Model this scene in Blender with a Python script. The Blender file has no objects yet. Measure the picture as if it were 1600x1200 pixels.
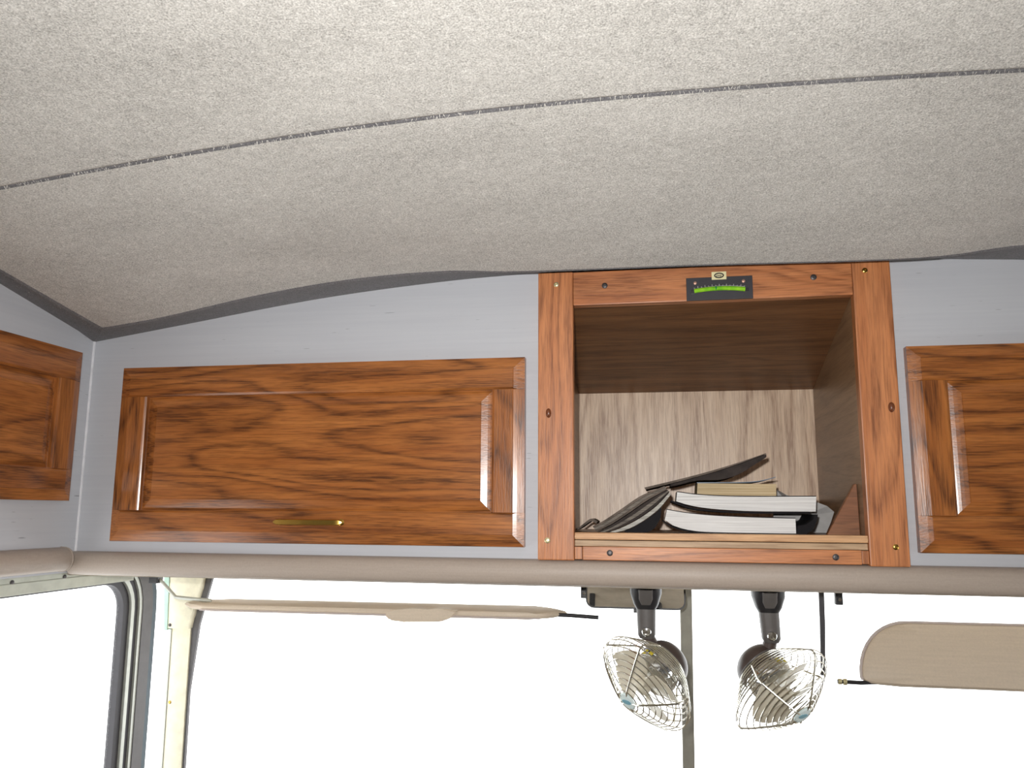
import bpy, bmesh, math, random
from mathutils import Vector, Matrix
random.seed(7)
SC = bpy.context.scene
COL = SC.collection

# ------------------------------------------------------------------ camera
EYE = Vector((0.0, 0.0, 1.6))
PITCH, YAW, ROLL = math.radians(9.05), math.radians(10.35), math.radians(0.39)
fwd = Vector((-math.sin(YAW)*math.cos(PITCH), math.cos(YAW)*math.cos(PITCH), math.sin(PITCH)))
rgt = Vector((math.cos(YAW), math.sin(YAW), 0.0))
upv = rgt.cross(fwd)
camR = rgt*math.cos(ROLL) + upv*math.sin(ROLL)
camU = upv*math.cos(ROLL) - rgt*math.sin(ROLL)
cam_data = bpy.data.cameras.new('camera')
cam_data.sensor_width = 36.0
cam_data.lens = 36.0*1250/1600
cam_data.clip_start = 0.02
cam = bpy.data.objects.new('camera', cam_data)
COL.objects.link(cam)
M = Matrix((camR, camU, -fwd)).transposed().to_4x4()
M.translation = EYE
cam.matrix_world = M
SC.camera = cam

# ------------------------------------------------------------------ world, flash, exposure
world = bpy.data.worlds.new('world')
SC.world = world
world.use_nodes = True
wn = world.node_tree.nodes
wn['Background'].inputs[0].default_value = (1.0, 1.0, 1.0, 1)
wn['Background'].inputs[1].default_value = 3.5

flash_data = bpy.data.lights.new('camera_flash', 'SPOT')
flash_data.energy = 54.0
flash_data.color = (1.0, 0.985, 0.965)
flash_data.spot_size = math.radians(124)
flash_data.spot_blend = 1.0
flash_data.shadow_soft_size = 0.012
flash = bpy.data.objects.new('camera_flash', flash_data)
COL.objects.link(flash)
FM = M.copy()
FM.translation = EYE + camU*0.05 - camR*0.035 - fwd*0.01
flash.matrix_world = FM

vs = SC.view_settings
vs.view_transform = 'Standard'
vs.look = 'None'
vs.gamma = 1.0
vs.use_curve_mapping = False
vs.exposure = 0.0

# ------------------------------------------------------------------ materials
def s2l(c):
    return tuple(((v/255)/12.92 if v/255 <= 0.04045 else ((v/255+0.055)/1.055)**2.4) for v in c) + (1.0,)

class NT:
    def __init__(self, name):
        self.m = bpy.data.materials.new(name); self.m.use_nodes = True
        self.t = self.m.node_tree; self.n = self.t.nodes
        self.b = self.n['Principled BSDF']
    def add(self, typ, **kw):
        nd = self.n.new(typ)
        for k, v in kw.items(): setattr(nd, k, v)
        return nd
    def link(self, a, b): self.t.links.new(a, b)
    def math(self, op, a, b=None):
        nd = self.add('ShaderNodeMath', operation=op)
        for i, v in enumerate((a, b)):
            if v is None: continue
            if isinstance(v, (int, float)): nd.inputs[i].default_value = v
            else: self.link(v, nd.inputs[i])
        return nd.outputs[0]
    def mix(self, fac, a, b):
        nd = self.add('ShaderNodeMix', data_type='RGBA')
        for sock, v in ((nd.inputs[0], fac), (nd.inputs[6], a), (nd.inputs[7], b)):
            if isinstance(v, (int, float)): sock.default_value = v
            elif isinstance(v, tuple): sock.default_value = v
            else: self.link(v, sock)
        return nd.outputs[2]
    def ramp(self, fac, stops):
        nd = self.add('ShaderNodeValToRGB')
        el = nd.color_ramp.elements
        while len(el) < len(stops): el.new(0.5)
        for e, (p, c) in zip(el, stops): e.position = p; e.color = c
        self.link(fac, nd.inputs[0]); return nd.outputs[0]
    def noise(self, vec, scale, detail=2, rough=0.5, dist=0.0):
        nd = self.add('ShaderNodeTexNoise')
        nd.inputs['Scale'].default_value = scale; nd.inputs['Detail'].default_value = detail
        nd.inputs['Roughness'].default_value = rough; nd.inputs['Distortion'].default_value = dist
        if vec is not None: self.link(vec, nd.inputs['Vector'])
        return nd.outputs[0]
    def coords(self, scale=(1,1,1), rot=(0,0,0), rnd=0.0):
        tc = self.add('ShaderNodeTexCoord'); out = tc.outputs['Object']
        if rnd:
            oi = self.add('ShaderNodeObjectInfo')
            v = self.add('ShaderNodeVectorMath', operation='MULTIPLY_ADD')
            cb = self.add('ShaderNodeCombineXYZ')
            for i in range(3): self.link(oi.outputs['Random'], cb.inputs[i])
            self.link(cb.outputs[0], v.inputs[0]); v.inputs[1].default_value = (rnd, rnd*0.7, rnd*1.3)
            self.link(out, v.inputs[2]); out = v.outputs[0]
        mp = self.add('ShaderNodeMapping'); mp.inputs['Rotation'].default_value = rot
        mp.inputs['Scale'].default_value = scale
        self.link(out, mp.inputs['Vector']); return mp.outputs[0]
    def bump(self, h, strength, dist=0.001):
        b = self.add('ShaderNodeBump'); b.inputs['Strength'].default_value = strength
        b.inputs['Distance'].default_value = dist
        self.link(h, b.inputs['Height']); self.link(b.outputs[0], self.b.inputs['Normal'])
    def set(self, **kw):
        for k, v in kw.items():
            self.b.inputs[{'color':'Base Color','rough':'Roughness','metal':'Metallic','spec':'Specular IOR Level',
                           'coat':'Coat Weight','coatr':'Coat Roughness','sheen':'Sheen Weight','trans':'Transmission Weight',
                           'ecol':'Emission Color','estr':'Emission Strength','sheenr':'Sheen Roughness'}[k]].default_value = v

def plain(name, rgb, rough=0.6, metal=0.0, spec=0.5, bump=0.0, bscale=300, var=0.06):
    t = NT(name)
    v = t.coords(rnd=3.0)
    nz = t.noise(v, 40, 4, 0.6)
    c = s2l(rgb)
    lo = tuple(x*(1-var*2) for x in c[:3])+(1,); hi = tuple(min(1, x*(1+var)) for x in c[:3])+(1,)
    t.link(t.ramp(nz, [(0.3, lo), (0.7, hi)]), t.b.inputs['Base Color'])
    t.set(rough=rough, metal=metal, spec=spec)
    if bump: t.bump(t.noise(v, bscale, 3), bump)
    return t.m

def oak(name, axis, light, mid, dark, rough=0.32, coat=0.35, across=11.0, along=1.3, rings=16.0, contrast=1.0, bump=0.12):
    """wood whose figure is contour lines of a stretched noise; grain runs along `axis` of the object"""
    t = NT(name)
    sc = {'X': (along, across, across), 'Y': (across, along, across), 'Z': (across, across, along)}[axis]
    v = t.coords(scale=sc, rnd=9.0)
    nz = t.noise(v, 1.0, 2.0, 0.45, 0.25)
    ph = t.math('MULTIPLY', nz, rings)
    fr = t.math('FRACT', ph)
    ring = t.ramp(fr, [(0.0, (0.9,0.9,0.9,1)), (0.14, (0.55,0.55,0.55,1)), (0.42, (0.05,0.05,0.05,1)), (0.74, (0.12,0.12,0.12,1)), (0.94, (1,1,1,1))])
    sf = {'X': (22, 430, 430), 'Y': (430, 22, 430), 'Z': (430, 430, 22)}[axis]
    vf = t.coords(scale=sf, rnd=9.0)
    pores = t.noise(vf, 1.0, 3.0, 0.6)
    pr = t.ramp(pores, [(0.38, (1,1,1,1)), (0.56, (0,0,0,1))])
    sm = {'X': (3, 60, 60), 'Y': (60, 3, 60), 'Z': (60, 60, 3)}[axis]
    vm = t.coords(scale=sm, rnd=5.0)
    med = t.noise(vm, 1.0, 3.0, 0.6)
    base = t.ramp(med, [(0.3, s2l(mid)), (0.7, s2l(light))])
    f1 = t.math('MULTIPLY', ring, 0.62*contrast)
    f1 = t.math('MULTIPLY', f1, t.math('ADD', t.math('MULTIPLY', pr, 0.55), 0.55))
    c1 = t.mix(f1, base, s2l(dark))
    f2 = t.math('MULTIPLY', pr, 0.28*contrast)
    c2 = t.mix(f2, c1, s2l(dark))
    t.link(c2, t.b.inputs['Base Color'])
    t.set(rough=rough, coat=coat, coatr=0.16, spec=0.45)
    t.bump(t.math('SUBTRACT', 1.0, pr), bump, 0.0006)
    return t.m

MAT = {}
OAKC = ((184, 116, 58), (152, 88, 40), (74, 38, 16))
for ax in 'XYZ':
    MAT['oak'+ax] = oak('door_oak_'+ax, ax, *OAKC, across=8.0, rings=12, contrast=1.3)
FRC = ((208, 138, 88), (182, 112, 66), (112, 62, 34))
for ax in 'XZ':
    MAT['frame'+ax] = oak('face_frame_oak_'+ax, ax, *FRC, rough=0.42, coat=0.15, rings=13, contrast=1.05)
MAT['plywood'] = oak('pale_lip_wood', 'X', (226, 182, 138), (204, 158, 112), (146, 98, 60), rough=0.5, coat=0.0)
MAT['strip'] = oak('greyish_strip_wood', 'X', (206, 178, 144), (182, 152, 118), (136, 104, 74), rough=0.5, coat=0.0)
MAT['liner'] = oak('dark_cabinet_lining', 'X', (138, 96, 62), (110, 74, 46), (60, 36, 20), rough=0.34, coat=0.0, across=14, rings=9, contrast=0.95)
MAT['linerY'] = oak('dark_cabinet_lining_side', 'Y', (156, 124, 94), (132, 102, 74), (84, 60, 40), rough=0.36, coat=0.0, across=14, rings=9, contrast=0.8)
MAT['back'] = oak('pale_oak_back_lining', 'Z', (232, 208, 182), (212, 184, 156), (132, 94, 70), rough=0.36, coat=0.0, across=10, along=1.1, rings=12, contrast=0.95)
MAT['scrap'] = oak('brown_scrap_board', 'X', (150, 100, 66), (130, 82, 52), (92, 56, 34), rough=0.5, coat=0.0)

def wall_mat():
    t = NT('grey_painted_panel')
    v = t.coords(scale=(2, 2, 90))
    n1 = t.noise(v, 2.0, 4, 0.6)
    n2 = t.noise(t.coords(), 7, 3)
    a = t.ramp(n1, [(0.3, s2l((190, 192, 198))), (0.7, s2l((196, 198, 203)))])
    b = t.mix(t.math('MULTIPLY', t.ramp(n2, [(0.35, (0,0,0,1)), (0.75, (1,1,1,1))]), 0.25), a, s2l((185, 187, 194)))
    # sparse short scuffs along the panel
    n3 = t.noise(t.coords(scale=(12, 12, 160)), 2.3, 1)
    b2 = t.mix(t.math('MULTIPLY', t.ramp(n3, [(0.755, (0,0,0,1)), (0.79, (1,1,1,1))]), 0.6), b, s2l((120, 122, 128)))
    t.link(b2, t.b.inputs['Base Color'])
    t.set(rough=0.55, spec=0.3)
    t.bump(t.noise(t.coords(scale=(20, 20, 500)), 1.0, 3), 0.05, 0.0005)
    return t.m
MAT['wall'] = wall_mat()

def carpet(name, a, b, fleck=0.5):
    t = NT(name)
    v = t.coords()
    n1 = t.noise(v, 520, 3, 0.7)
    n2 = t.noise(v, 95, 3, 0.6)
    n3 = t.noise(t.coords(scale=(1.0, 2.2, 1.0)), 5, 4, 0.6)
    s = t.math('ADD', t.math('MULTIPLY', n1, 0.80), t.math('ADD', t.math('MULTIPLY', n2, 0.16), t.math('MULTIPLY', n3, 0.14)))
    c = t.ramp(s, [(0.36, s2l(a)), (0.72, s2l(b))])
    t.link(c, t.b.inputs['Base Color'])
    t.set(rough=0.95, spec=0.1, sheen=0.12, sheenr=0.5)
    t.bump(t.math('ADD', t.math('MULTIPLY', n1, 0.6), n2), 0.55, 0.0025)
    return t.m
MAT['carpet'] = carpet('headliner_carpet', (136, 133, 128), (230, 227, 221))
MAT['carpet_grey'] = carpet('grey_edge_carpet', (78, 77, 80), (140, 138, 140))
MAT['fibre'] = plain('carpet_fibre', (214, 210, 202), 0.5, spec=0.5)

def vinyl(name, rgb):
    t = NT(name)
    v = t.coords(rnd=2.0)
    n = t.noise(v, 330, 3, 0.55, 0.4)
    w = t.noise(t.coords(scale=(1.5, 6, 30), rnd=2.0), 9, 3)
    c = s2l(rgb)
    cc = t.ramp(t.math('ADD', t.math('MULTIPLY', n, 0.5), t.math('MULTIPLY', w, 0.5)),
                [(0.3, tuple(x*0.86 for x in c[:3])+(1,)), (0.7, c)])
    t.link(cc, t.b.inputs['Base Color'])
    t.set(rough=0.48, spec=0.4)
    t.bump(n, 0.25, 0.001)
    return t.m
MAT['vinyl'] = vinyl('tan_vinyl', (176, 162, 150))
MAT['visor'] = vinyl('tan_visor_vinyl', (212, 196, 176))
MAT['piping'] = vinyl('grey_piping', (196, 184, 180))
MAT['bead'] = plain('white_corner_bead', (226, 226, 230), 0.5)
MAT['cream'] = plain('cream_paint', (246, 240, 214), 0.5)
MAT['greenedge'] = plain('pale_green_edge', (176, 206, 190), 0.4)
MAT['rubber'] = plain('dark_rubber', (62, 60, 64), 0.6)
MAT['rubberteal'] = plain('blue_grey_rubber', (84, 98, 108), 0.55)
MAT['greyseal'] = plain('grey_seal', (104, 102, 104), 0.6)
MAT['alu'] = plain('aluminium_trim', (186, 188, 180), 0.4, 0.3)
MAT['header'] = plain('grey_green_header', (190, 192, 178), 0.5)
MAT['post'] = plain('grey_post_paint', (158, 156, 146), 0.5)
MAT['brass'] = plain('brass', (206, 168, 84), 0.25, 1.0, var=0.03)
MAT['brasspale'] = plain('pale_brass_screw', (232, 222, 176), 0.3, 0.7, var=0.03)
MAT['steeldark'] = plain('dark_steel_screw', (88, 84, 84), 0.45, 0.7)
MAT['plug'] = plain('brown_plug', (110, 60, 34), 0.3)
MAT['black'] = plain('black_plastic', (34, 33, 36), 0.4, bump=0.2)
MAT['gun'] = plain('dark_grey_plastic', (88, 84, 82), 0.4, bump=0.2, bscale=500)
MAT['brownplastic'] = plain('brown_black_plastic', (74, 62, 58), 0.38)
MAT['chrome'] = plain('chrome', (236, 238, 240), 0.08, 1.0, var=0.0)
MAT['wire'] = plain('wire_chrome', (228, 226, 216), 0.18, 1.0, var=0.0)
MAT['blade'] = plain('cream_fan_blade', (214, 206, 188), 0.35)
MAT['yellow'] = plain('yellow_decal', (226, 206, 70), 0.5)
MAT['badge'] = plain('pale_blue_badge', (222, 236, 236), 0.3)
MAT['badgeblue'] = plain('blue_badge_mark', (120, 172, 190), 0.3)
MAT['level_plate'] = plain('black_level_plate', (48, 46, 52), 0.55, bump=0.3, bscale=900)
MAT['levelcream'] = plain('cream_plate', (232, 222, 176), 0.5)
MAT['levelgrey'] = plain('pale_grey_print', (190, 190, 180), 0.5)
MAT['copper'] = plain('copper_rivet', (206, 160, 140), 0.4, 0.4)
def green_tube():
    t = NT('green_level_liquid')
    t.set(color=s2l((150, 236, 40)), rough=0.12, trans=0.25)
    t.link(t.ramp(t.noise(t.coords(), 60, 3), [(0.3, s2l((110, 205, 40))), (0.7, s2l((186, 246, 60)))]), t.b.inputs['Base Color'])
    return t.m
MAT['green'] = green_tube()
MAT['bubble'] = plain('bubble_green', (40, 130, 70), 0.15)

def paper(name, a, b):
    t = NT(name)
    n = t.noise(t.coords(scale=(8, 8, 900), rnd=3), 1.0, 3, 0.6)
    t.link(t.ramp(n, [(0.35, s2l(a)), (0.6, s2l(b))]), t.b.inputs['Base Color'])
    t.set(rough=0.8, spec=0.2)
    t.bump(n, 0.3, 0.0008)
    return t.m
MAT['pages'] = paper('white_pages', (214, 212, 210), (244, 243, 241))
MAT['tanpages'] = paper('tan_pages', (192, 168, 128), (222, 200, 162))
MAT['bookblack'] = plain('black_book_cover', (28, 26, 29), 0.7, spec=0.15)
MAT['bookblue'] = plain('blue_grey_cover', (92, 116, 138), 0.35)
MAT['magdark'] = plain('grey_brown_glossy_cover', (112, 101, 92), 0.75, spec=0.12, var=0.25)
MAT['magdeep'] = plain('dark_glossy_cover', (66, 59, 56), 0.75, spec=0.12, var=0.2)
MAT['magpale'] = paper('pale_magazine_pages', (140, 136, 128), (200, 198, 190))
MAT['magmid'] = paper('grey_magazine_pages', (88, 81, 75), (142, 134, 124))
MAT['greypaper'] = plain('grey_paper', (170, 168, 166), 0.6)
MAT['floor'] = plain('brown_floor_carpet', (120, 106, 92), 0.95)
MAT['rearwall'] = plain('beige_rear_panel', (190, 178, 160), 0.7)

def glass_mat():
    t = NT('window_glass')
    tr = t.add('ShaderNodeBsdfTransparent'); tr.inputs[0].default_value = (0.97, 0.98, 0.98, 1)
    gl = t.add('ShaderNodeBsdfGlossy'); gl.inputs['Roughness'].default_value = 0.02
    mx = t.add('ShaderNodeMixShader'); mx.inputs[0].default_value = 0.03
    t.link(tr.outputs[0], mx.inputs[1]); t.link(gl.outputs[0], mx.inputs[2])
    t.link(mx.outputs[0], t.n['Material Output'].inputs['Surface'])
    return t.m
MAT['glass'] = glass_mat()
def mirror_mat():
    t = NT('mirror_silver')
    t.set(color=(0.86, 0.85, 0.83, 1), rough=0.03, metal=1.0)
    return t.m
MAT['mirror'] = mirror_mat()

# ------------------------------------------------------------------ mesh helpers
def obj(name, bm, mat, parent=None, smooth=False):
    me = bpy.data.meshes.new(name)
    bmesh.ops.recalc_face_normals(bm, faces=bm.faces)
    bm.to_mesh(me); bm.free()
    if smooth:
        for p in me.polygons: p.use_smooth = True
        if smooth != 'all':
            try: me.set_sharp_from_angle(angle=math.radians(38))
            except Exception: pass
    me.materials.append(MAT[mat])
    o = bpy.data.objects.new(name, me); COL.objects.link(o)
    if parent is not None: o.parent = parent
    return o
def tag(o, label=None, cat=None, group=None, kind=None):
    if label: o['label'] = label
    if cat: o['category'] = cat
    if group: o['group'] = group
    if kind: o['kind'] = kind
    return o
def thing(name, label, cat, loc=(0,0,0), rotz=0.0, group=None, kind=None):
    e = bpy.data.objects.new(name, None); COL.objects.link(e)
    e.location = loc; e.rotation_euler = (0, 0, rotz); e.empty_display_size = 0.05
    return tag(e, label, cat, group, kind)
def box(bm, x0, x1, y0, y1, z0, z1, bev=0.0, mat=None):
    r = bmesh.ops.create_cube(bm, size=1.0)
    vs_ = r['verts']
    for v in vs_:
        v.co = Vector(((x0+x1)/2 + v.co.x*(x1-x0), (y0+y1)/2 + v.co.y*(y1-y0), (z0+z1)/2 + v.co.z*(z1-z0)))
        if mat is not None: v.co = mat @ v.co
    if bev:
        es = {e for v in vs_ for e in v.link_edges}
        bmesh.ops.bevel(bm, geom=list(es), offset=bev, segments=2, affect='EDGES', profile=0.6)
    return bm
def B(*a, **k):
    bm = bmesh.new(); return box(bm, *a, **k)
def prism_xz(bm, pts, y0, y1, skew=(0, 0)):
    """polygon in the xz plane extruded along y"""
    f = [bm.verts.new((x, y0, z)) for x, z in pts]
    k = [bm.verts.new((x+skew[0], y1, z+skew[1])) for x, z in pts]
    bm.faces.new(f); bm.faces.new(k[::-1])
    n = len(pts)
    for i in range(n): bm.faces.new((f[i], f[(i+1) % n], k[(i+1) % n], k[i]))
    return bm
def loft(bm, rings, cap=True, closed=True):
    vs_ = [[bm.verts.new(p) for p in r] for r in rings]
    n = len(rings[0])
    for a, b in zip(vs_, vs_[1:]):
        for i in range(n if closed else n-1):
            j = (i+1) % n
            bm.faces.new((a[i], a[j], b[j], b[i]))
    if cap:
        bm.faces.new(vs_[0][::-1]); bm.faces.new(vs_[-1])
    return bm
def tube(bm, path, rad, seg=8, cap=True, closed=False):
    P = [Vector(p) for p in path]; n = len(P)
    rings = []
    prev = None
    for i in range(n):
        if closed: t = (P[(i+1) % n]-P[i-1]).normalized()
        else: t = (P[min(i+1, n-1)]-P[max(i-1, 0)]).normalized()
        if prev is None:
            a = Vector((0, 0, 1)) if abs(t.z) < 0.9 else Vector((1, 0, 0))
            u = t.cross(a).normalized()
        else:
            u = (prev - t*prev.dot(t)).normalized()
        prev = u; w = t.cross(u)
        r = rad[i] if isinstance(rad, (list, tuple)) else rad
        rings.append([P[i] + (u*math.cos(2*math.pi*k/seg) + w*math.sin(2*math.pi*k/seg))*r for k in range(seg)])
    if closed: rings.append(rings[0]); cap = False
    vs_ = []
    for ri, r in enumerate(rings):
        if closed and ri == len(rings)-1: vs_.append(vs_[0])
        else: vs_.append([bm.verts.new(p) for p in r])
    for a, b in zip(vs_, vs_[1:]):
        for i in range(seg):
            j = (i+1) % seg
            try: bm.faces.new((a[i], a[j], b[j], b[i]))
            except ValueError: pass
    if cap:
        bm.faces.new(vs_[0][::-1]); bm.faces.new(vs_[-1])
    return bm
def lathe(bm, prof, mat, seg=24):
    """profile [(r, z)] turned about the local z axis, then moved by mat"""
    rings = []
    for r, z in prof:
        rings.append([mat @ Vector((max(r, 1e-5)*math.cos(2*math.pi*k/seg), max(r, 1e-5)*math.sin(2*math.pi*k/seg), z)) for k in range(seg)])
    return loft(bm, rings)
def rebase(root, o):
    """meshes are written in room coordinates: move a direct part back by its thing's origin"""
    if o.parent is root: o.location = -Vector(root.location)
    return o
def interp(tab, x):
    """smooth (Catmull-Rom / Hermite) lookup"""
    if x <= tab[0][0]: return tab[0][1] + (x-tab[0][0])*(tab[1][1]-tab[0][1])/(tab[1][0]-tab[0][0])
    if x >= tab[-1][0]: return tab[-1][1] + (x-tab[-1][0])*(tab[-1][1]-tab[-2][1])/(tab[-1][0]-tab[-2][0])
    n = len(tab)
    for i in range(n-1):
        if tab[i][0] <= x <= tab[i+1][0]:
            x0, y0 = tab[i]; x1, y1 = tab[i+1]; h = x1-x0
            m0 = (y1-tab[i-1][1])/(x1-tab[i-1][0]) if i > 0 else (y1-y0)/h
            m1 = (tab[i+2][1]-y0)/(tab[i+2][0]-x0) if i+2 < n else (y1-y0)/h
            t = (x-x0)/h
            return (2*t**3-3*t*t+1)*y0 + (t**3-2*t*t+t)*h*m0 + (-2*t**3+3*t*t)*y1 + (t**3-t*t)*h*m1

# ------------------------------------------------------------------ the shell
XL, XR, YF = -1.031, 1.211, 1.30
WALLTOP = [(-1.04, 1.902), (-0.83, 1.933), (-0.586, 1.968), (-0.351, 1.990), (-0.19, 1.997), (0.09, 1.999), (0.37, 1.995),
           (0.468, 1.988), (0.558, 1.982), (0.766, 1.966), (1.01, 1.932), (1.22, 1.902)]
FRONTLINE = [(-1.0, 1.908), (-0.844, 1.9257), (-0.666, 1.9557), (-0.495, 1.976), (-0.33, 1.983), (-0.224, 1.978), (0.076, 1.977),
             (0.343, 1.971), (0.422, 1.972), (0.525, 1.981), (0.7, 1.972), (0.9, 1.944), (1.18, 1.908)]
def walltop(x): return interp(WALLTOP, x)
def ceil_main(x, y):
    par = 1.983 - 0.062*(x-0.09)**2
    if y > 0.3: dz = 0.15*(1.22-y)
    else: dz = 0.15*0.92 + 0.05*(1-math.exp(-(0.3-y)*3.0))
    w = max(0.0, min(1.0, (y-0.95)/0.27)); w = w*w*(3-2*w)
    edge = interp(FRONTLINE, x)
    return par + dz + w*(edge-par) + 0.0022*math.sin(x*5.1+y*3.3)
def side_top(y): return 1.905 + 0.2*(1.309-y) if y > 0.55 else 2.0568+0.05*(1-math.exp(-(0.55-y)*3))

def build_ceiling():
    root = thing('ceiling', 'beige carpeted ceiling arching over the whole cab', 'ceiling', kind='structure')
    x0, x1 = -0.950, 1.130
    NX = 70
    def panel(y0, y1, n, roll0, roll1):
        bm = bmesh.new()
        rows = []
        ys = [y0 + (y1-y0)*i/n for i in range(n+1)]
        rr = 0.006
        # panels curl up a little where they meet at the seam
        prof = []
        if roll0:
            prof += [(y0, rr*1.6), (y0+0.0003, rr*0.6), (y0+0.0010, rr*0.15)]
            ys = [y for y in ys if y > y0+0.0025]; ys.insert(0, y0+0.0025)
        prof += [(y, 0.0) for y in ys]
        if roll1:
            prof = [p for p in prof if p[0] < y1-0.010] + [(y1-0.010, 0.0), (y1-0.006, 0.0), (y1-0.0028, rr*0.2), (y1-0.0008, rr*0.7), (y1, rr*1.6)]
        for y, up in prof:
            rows.append([bm.verts.new((x0+(x1-x0)*i/NX, y, ceil_main(x0+(x1-x0)*i/NX, y)+up)) for i in range(NX+1)])
        for a, b in zip(rows, rows[1:]):
            for i in range(NX): bm.faces.new((a[i], a[i+1], b[i+1], b[i]))
        return bm
    SEAM = 0.8185
    tag(obj('carpet_panel', panel(SEAM, 1.215, 26, False, False), 'carpet', root, 'all'), 'carpet panel between seam and cabinets')
    tag(obj('carpet_panel', panel(-1.5, SEAM-0.0020, 60, False, True), 'carpet', root, 'all'), 'carpet panel overhead behind the seam')
    bm = bmesh.new()  # strip behind the gap: its dark grey paints the shade in the seam
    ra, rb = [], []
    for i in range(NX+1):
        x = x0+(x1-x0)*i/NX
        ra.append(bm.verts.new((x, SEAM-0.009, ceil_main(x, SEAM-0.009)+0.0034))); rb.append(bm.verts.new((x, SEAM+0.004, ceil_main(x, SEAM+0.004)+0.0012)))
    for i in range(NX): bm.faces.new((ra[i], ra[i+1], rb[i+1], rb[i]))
    tag(obj('seam_shade_strip', bm, 'carpet_grey', root, 'all'), 'dark strip painting the shade in the carpet seam')
    # grey edge strip rolling from the panels to the walls
    bm = bmesh.new()
    inner, outer = [], []
    N = 80
    for i in range(N+1):                      # front side
        x = x0+(x1-x0)*i/N
        xo = XL-0.004+(XR-XL+0.008)*i/N
        inner.append((x, 1.215, ceil_main(x, 1.215))); outer.append((xo, YF+0.004, walltop(xo)+0.004))
    def strip(a, b):
        rings = []
        for t, dip in ((0, 0.004), (0.06, -0.0022), (0.15, -0.0015), (0.5, 0.0008), (1.0, 0.0)):
            rings.append([bm.verts.new((p[0]+(q[0]-p[0])*t, p[1]+(q[1]-p[1])*t, p[2]+(q[2]-p[2])*t+dip)) for p, q in zip(a, b)])
        for r, s in zip(rings, rings[1:]):
            for i in range(len(r)-1): bm.faces.new((r[i], r[i+1], s[i+1], s[i]))
    strip(inner, outer)
    for sx, xi, xo in ((-1, x0, XL-0.004), (1, x1, XR+0.004)):
        a, b = [], []
        for i in range(61):
            t = i/60
            yi = -1.5 + (1.215+1.5)*t; yo = -1.5 + (YF+0.004+1.5)*t
            a.append((xi, yi, ceil_main(xi, yi)))
            zt = side_top(yo) if t < 1 else walltop(xo)
            b.append((xo, yo, max(zt, 0)+0.004))
        strip(a, b)
    tag(obj('edge_strip', bm, 'carpet_grey', root, 'all'), 'darker grey carpet strip around the ceiling edge')
    # fuzz along the seam
    bm = bmesh.new()
    for k in range(1500):
        x = -0.98 + 2.1*random.random(); s = random.choice((-1, 1, 1))
        y = SEAM + s*(0.001+0.005*random.random())
        z = ceil_main(x, y)
        L = 0.003+0.004*random.random()
        d = Vector((random.uniform(-.5, .5), -s*random.uniform(0.1, 1.0), -random.uniform(0.15, 0.7))).normalized()*L
        w = Vector((0.00035, 0.0002, 0))
        p = Vector((x, y, z+0.0008))
        bm.faces.new([bm.verts.new(p-w), bm.verts.new(p+w), bm.verts.new(p+d)])
    tag(obj('seam_fuzz', bm, 'fibre', root), 'pale fuzz along the seam', kind='stuff')
    # nap of the carpet: short loose fibres
    bm = bmesh.new()
    for k in range(26000):
        x = random.uniform(-0.97, 0.75); y = random.uniform(0.5, 1.205)
        z = ceil_main(x, y)
        L = 0.0012+0.0022*random.random()
        a = random.uniform(0, 6.283)
        d = Vector((math.cos(a), math.sin(a), -random.uniform(0.1, 0.8))).normalized()*L
        w = Vector((-math.sin(a), math.cos(a), 0))*0.00028
        p = Vector((x, y, z+0.0003))
        bm.faces.new([bm.verts.new(p-w), bm.verts.new(p+w), bm.verts.new(p+d)])
    tag(obj('loose_fibre', bm, 'fibre', root), 'short loose carpet fibres', kind='stuff')
build_ceiling()

def build_front_wall():
    bm = bmesh.new()
    def section(xa, xb, zlo, n, ztop=None):
        pts = [(xa, zlo)] + [(xb, zlo)]
        for i in range(n+1):
            x = xb+(xa-xb)*i/n
            pts.append((x, walltop(x)+0.006 if ztop is None else ztop))
        # fan in strips so that the curved top stays clean
        for i in range(n):
            xa_, xb_ = xa+(xb-xa)*i/n, xa+(xb-xa)*(i+1)/n
            za = walltop(xa_)+0.006 if ztop is None else ztop
            zb = walltop(xb_)+0.006 if ztop is None else ztop
            q = [bm.verts.new(p) for p in ((xa_, YF, zlo), (xb_, YF, zlo), (xb_, YF, zb), (xa_, YF, za),
                                           (xa_, YF+.012, zlo), (xb_, YF+.012, zlo), (xb_, YF+.012, zb), (xa_, YF+.012, za))]
            for f in ((0,1,2,3), (5,4,7,6), (0,4,5,1), (3,2,6,7), (0,3,7,4), (1,5,6,2)): bm.faces.new([q[j] for j in f])
    section(XL-0.02, -0.165, 1.486, 26)
    section(0.332, XR+0.02, 1.486, 26)
    section(-0.165, 0.332, 1.965, 8)
    section(-0.165, 0.332, 1.486, 1, 1.552)
    o = obj('wall_front', bm, 'wall')
    tag(o, 'grey painted front panel that holds the overhead cabinets', 'wall', kind='structure')
    # soffit behind it, under the cabinets, and the outer cap up front
    bm = bmesh.new()
    box(bm, XL-0.06, XR+0.06, 1.312, 1.79, 1.4815, 1.4895)
    box(bm, XL-0.06, XR+0.06, 1.775, 1.80, 1.486, 2.0)
    box(bm, XL-0.06, XR+0.06, 1.312, 1.80, 2.0, 2.02)
    tag(obj('wall_soffit', bm, 'rearwall'), 'underside of the cabinet bulkhead above the windshield', 'wall', kind='structure')
build_front_wall()

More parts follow.
